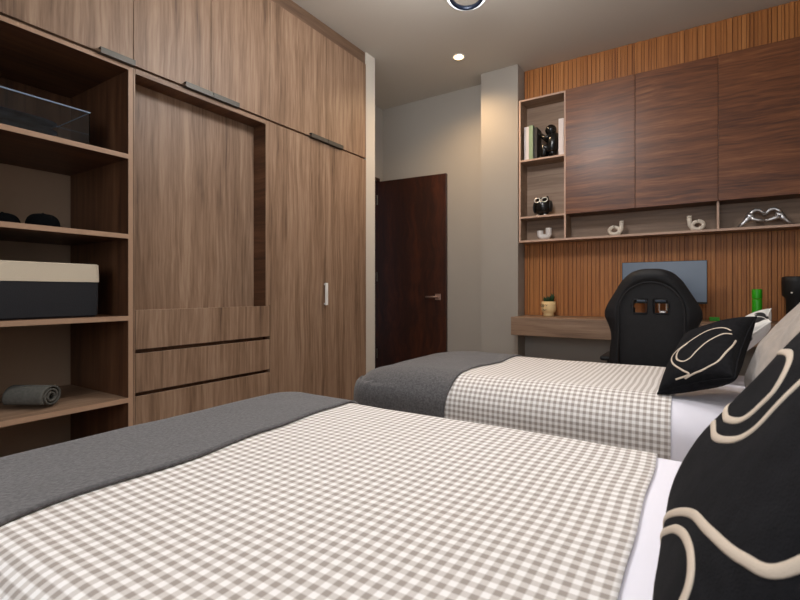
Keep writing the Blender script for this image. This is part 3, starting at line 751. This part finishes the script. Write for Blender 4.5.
# two black caps
for (cx, cy, r, lab) in ((-.16, .868, .056, 'black cap on the second shelf, the one nearer the side panel'), (-.28, .762, .057, 'black cap on the second shelf, the one at the very left edge of view')):
    c = thing('cap', (cx, cy, 1.2143), lab, 'cap', 'black caps on the second shelf')
    cr = MB().grid(lambda s, t: Vector((cx+r*math.cos(2*PI*s)*math.cos(t*PI/2)**.55, cy+r*1.12*math.sin(2*PI*s)*math.cos(t*PI/2)**.55, 1.2160+r*1.16*math.sin(t*PI/2)**.8)), 28, 9, cu=True)
    wpart('crown', cr, M['cap'], c, smooth=True, solid=.002)
    br = MB().grid(lambda s, t: Vector((cx+(r*.9+.055*t)*math.cos((s-.5)*2.0), cy+(r*1.0+.03*t)*math.sin((s-.5)*2.0), 1.2165+.010*(1-(2*s-1)**2)*t)), 18, 5)
    wpart('brim', br, M['cap'], c, smooth=True, solid=.003)
    wpart('button', MB().sphere((cx, cy, 1.2175+r*1.16), .006, 8, 6), M['cap'], c)

# fabric basket
kb = thing('basket', (-.24, .80, .8272), 'black canvas storage basket with a cream top band', 'basket')
x0, x1, y0, y1 = -.42, -.05, .42, 1.055
def rr(s, gx, gy0, gy1, rad=.03):
    P = []
    for (cx, cy, a0) in ((gx[1]-rad, gy1-rad, 0), (gx[0]+rad, gy1-rad, PI/2), (gx[0]+rad, gy0+rad, PI), (gx[1]-rad, gy0+rad, 1.5*PI)):
        for k in range(7): a = a0+PI/2*k/6; P.append((cx+rad*math.cos(a), cy+rad*math.sin(a)))
    return P
ring = rr(0, (x0, x1), y0, y1); nR = len(ring)
def wallring(zs, ins):
    m = MB()
    for z, i_ in zip(zs, ins):
        cx, cy = (x0+x1)/2, (y0+y1)/2
        for (a, b) in ring:
            m.v.append((a+(-i_ if a > cx else i_), b+(-i_ if b > cy else i_), z))
    for k in range(len(zs)-1):
        for i in range(nR): m.f.append((k*nR+i, k*nR+(i+1) % nR, (k+1)*nR+(i+1) % nR, (k+1)*nR+i))
    return m
bd = wallring([.8275, .835, .90, .984, .984, .835], [.012, .004, .002, .002, .008, .012]); bd.f.append(tuple(reversed(range(nR)))); bd.f.append(tuple(5*nR+i for i in range(nR)))
wpart('body', bd, M['basket_k'], kb, smooth=False)
o = wpart('band', wallring([.985, .985, 1.062, 1.066, 1.062, .985], [.007, -.001, .0005, .004, .008, .007]), M['basket_c'], kb); o['label'] = 'cream folded-over band'

# rolled grey towel
tw = thing('towel', (-.22, .86, .4395), 'rolled grey towel on the lowest visible shelf', 'towel')
def roll(ax, cz, R, turns, L, y0):
    m = MB(); P = []
    for k in range(70):
        t = k/69; a = t*turns*2*PI; r = R*(.16+.84*t); P.append((r*math.cos(a)*1.25, r*math.sin(a)))
    def g(s, t):
        k = min(69, int(round(t*69))); x, z = P[k]
        return Vector((ax+(s-.5)*L*math.cos(.55)-x*math.sin(.55)*-1*0 + (-math.sin(.55))*x, y0+(s-.5)*L*math.sin(.55)+math.cos(.55)*x, cz+z))
    return m.grid(g, 14, 69)
wpart('roll', roll(-.17, .4395+.049, .042, 2.6, .17, .835), M['towel'], tw, smooth=True, solid=.009)

# ------------------------------------------------------------------ ceiling lights
cl = thing('ceiling_lamp', (LAMP[0], LAMP[1], CZ), 'petal-shaped white LED lamp on the ceiling, cut by the top edge', 'lamp')
wpart('base', MB().lathe([(.09, -.001), (.09, -.03), (.085, -.035)], (LAMP[0], LAMP[1], CZ), 32), M['lamp_white'], cl)
wpart('stem', MB().tube([(LAMP[0], LAMP[1], CZ-.03), (LAMP[0], LAMP[1], 2.60)], .008, 10), M['lamp_white'], cl)
wpart('hub', MB().lathe([(.05, -.02), (.055, 0), (.05, .02)], (LAMP[0], LAMP[1], 2.645), 24), M['lamp_white'], cl)
for k in range(5):
    a0 = math.atan2(2.52-LAMP[1], 1.12-LAMP[0])+2*PI*k/5
    d = Vector((math.cos(a0), math.sin(a0), 0)); q = Vector((-d.y, d.x, 0)); P = []
    for i in range(56):
        t = 2*PI*i/56; rad = .258*(1-math.cos(t)); P.append(Vector((LAMP[0], LAMP[1], 2.635))+d*(.04+rad)+q*(.135*math.sin(t)*(.25+.75*rad/.516)))
    pt = wpart('petal_frame', MB().tube(P, .011, 8, closed=True, up=(0, 0, 1), flat=1.3), M['lamp_dark'], cl, smooth=True)
    O = []
    for i, p in enumerate(P):
        t = (P[(i+1) % 56]-P[i-1]).normalized(); nrm = Vector((t.y, -t.x, 0)); O.append(p-nrm*.015+Vector((0, 0, .004)))
    link('led_strip', MB().tube(O, .008, 8, closed=True, up=(0, 0, 1), flat=1.2), M['led'], pt, smooth=True, origin=Vector(cl.location))
names = ['recessed warm downlight in the ceiling near the grey column'] + ['added unseen fill downlight over the middle of the near bed', 'added unseen fill downlight over the head of the near bed', 'added unseen fill downlight over the head of the far bed', 'added unseen fill downlight by the window wall']
for i, (x, y) in enumerate(DOWNLIGHTS):
    d = thing('downlight', (x, y, CZ), names[i], 'downlight', 'recessed ceiling downlights')
    rg = MB().grid(lambda s, t: Vector((x+(.046+.008*math.cos(2*PI*t))*math.cos(2*PI*s), y+(.046+.008*math.cos(2*PI*t))*math.sin(2*PI*s), CZ-.004+.004*math.sin(2*PI*t))), 32, 10, cu=True, cv=True)
    wpart('trim_ring', rg, M['lamp_white'], d, smooth=True)
    wpart('bulb', MB().lathe([(.036, 0), (.036, -.006), (.030, -.012)], (x, y, CZ-.001), 24), M['bulb'], d, smooth=False)
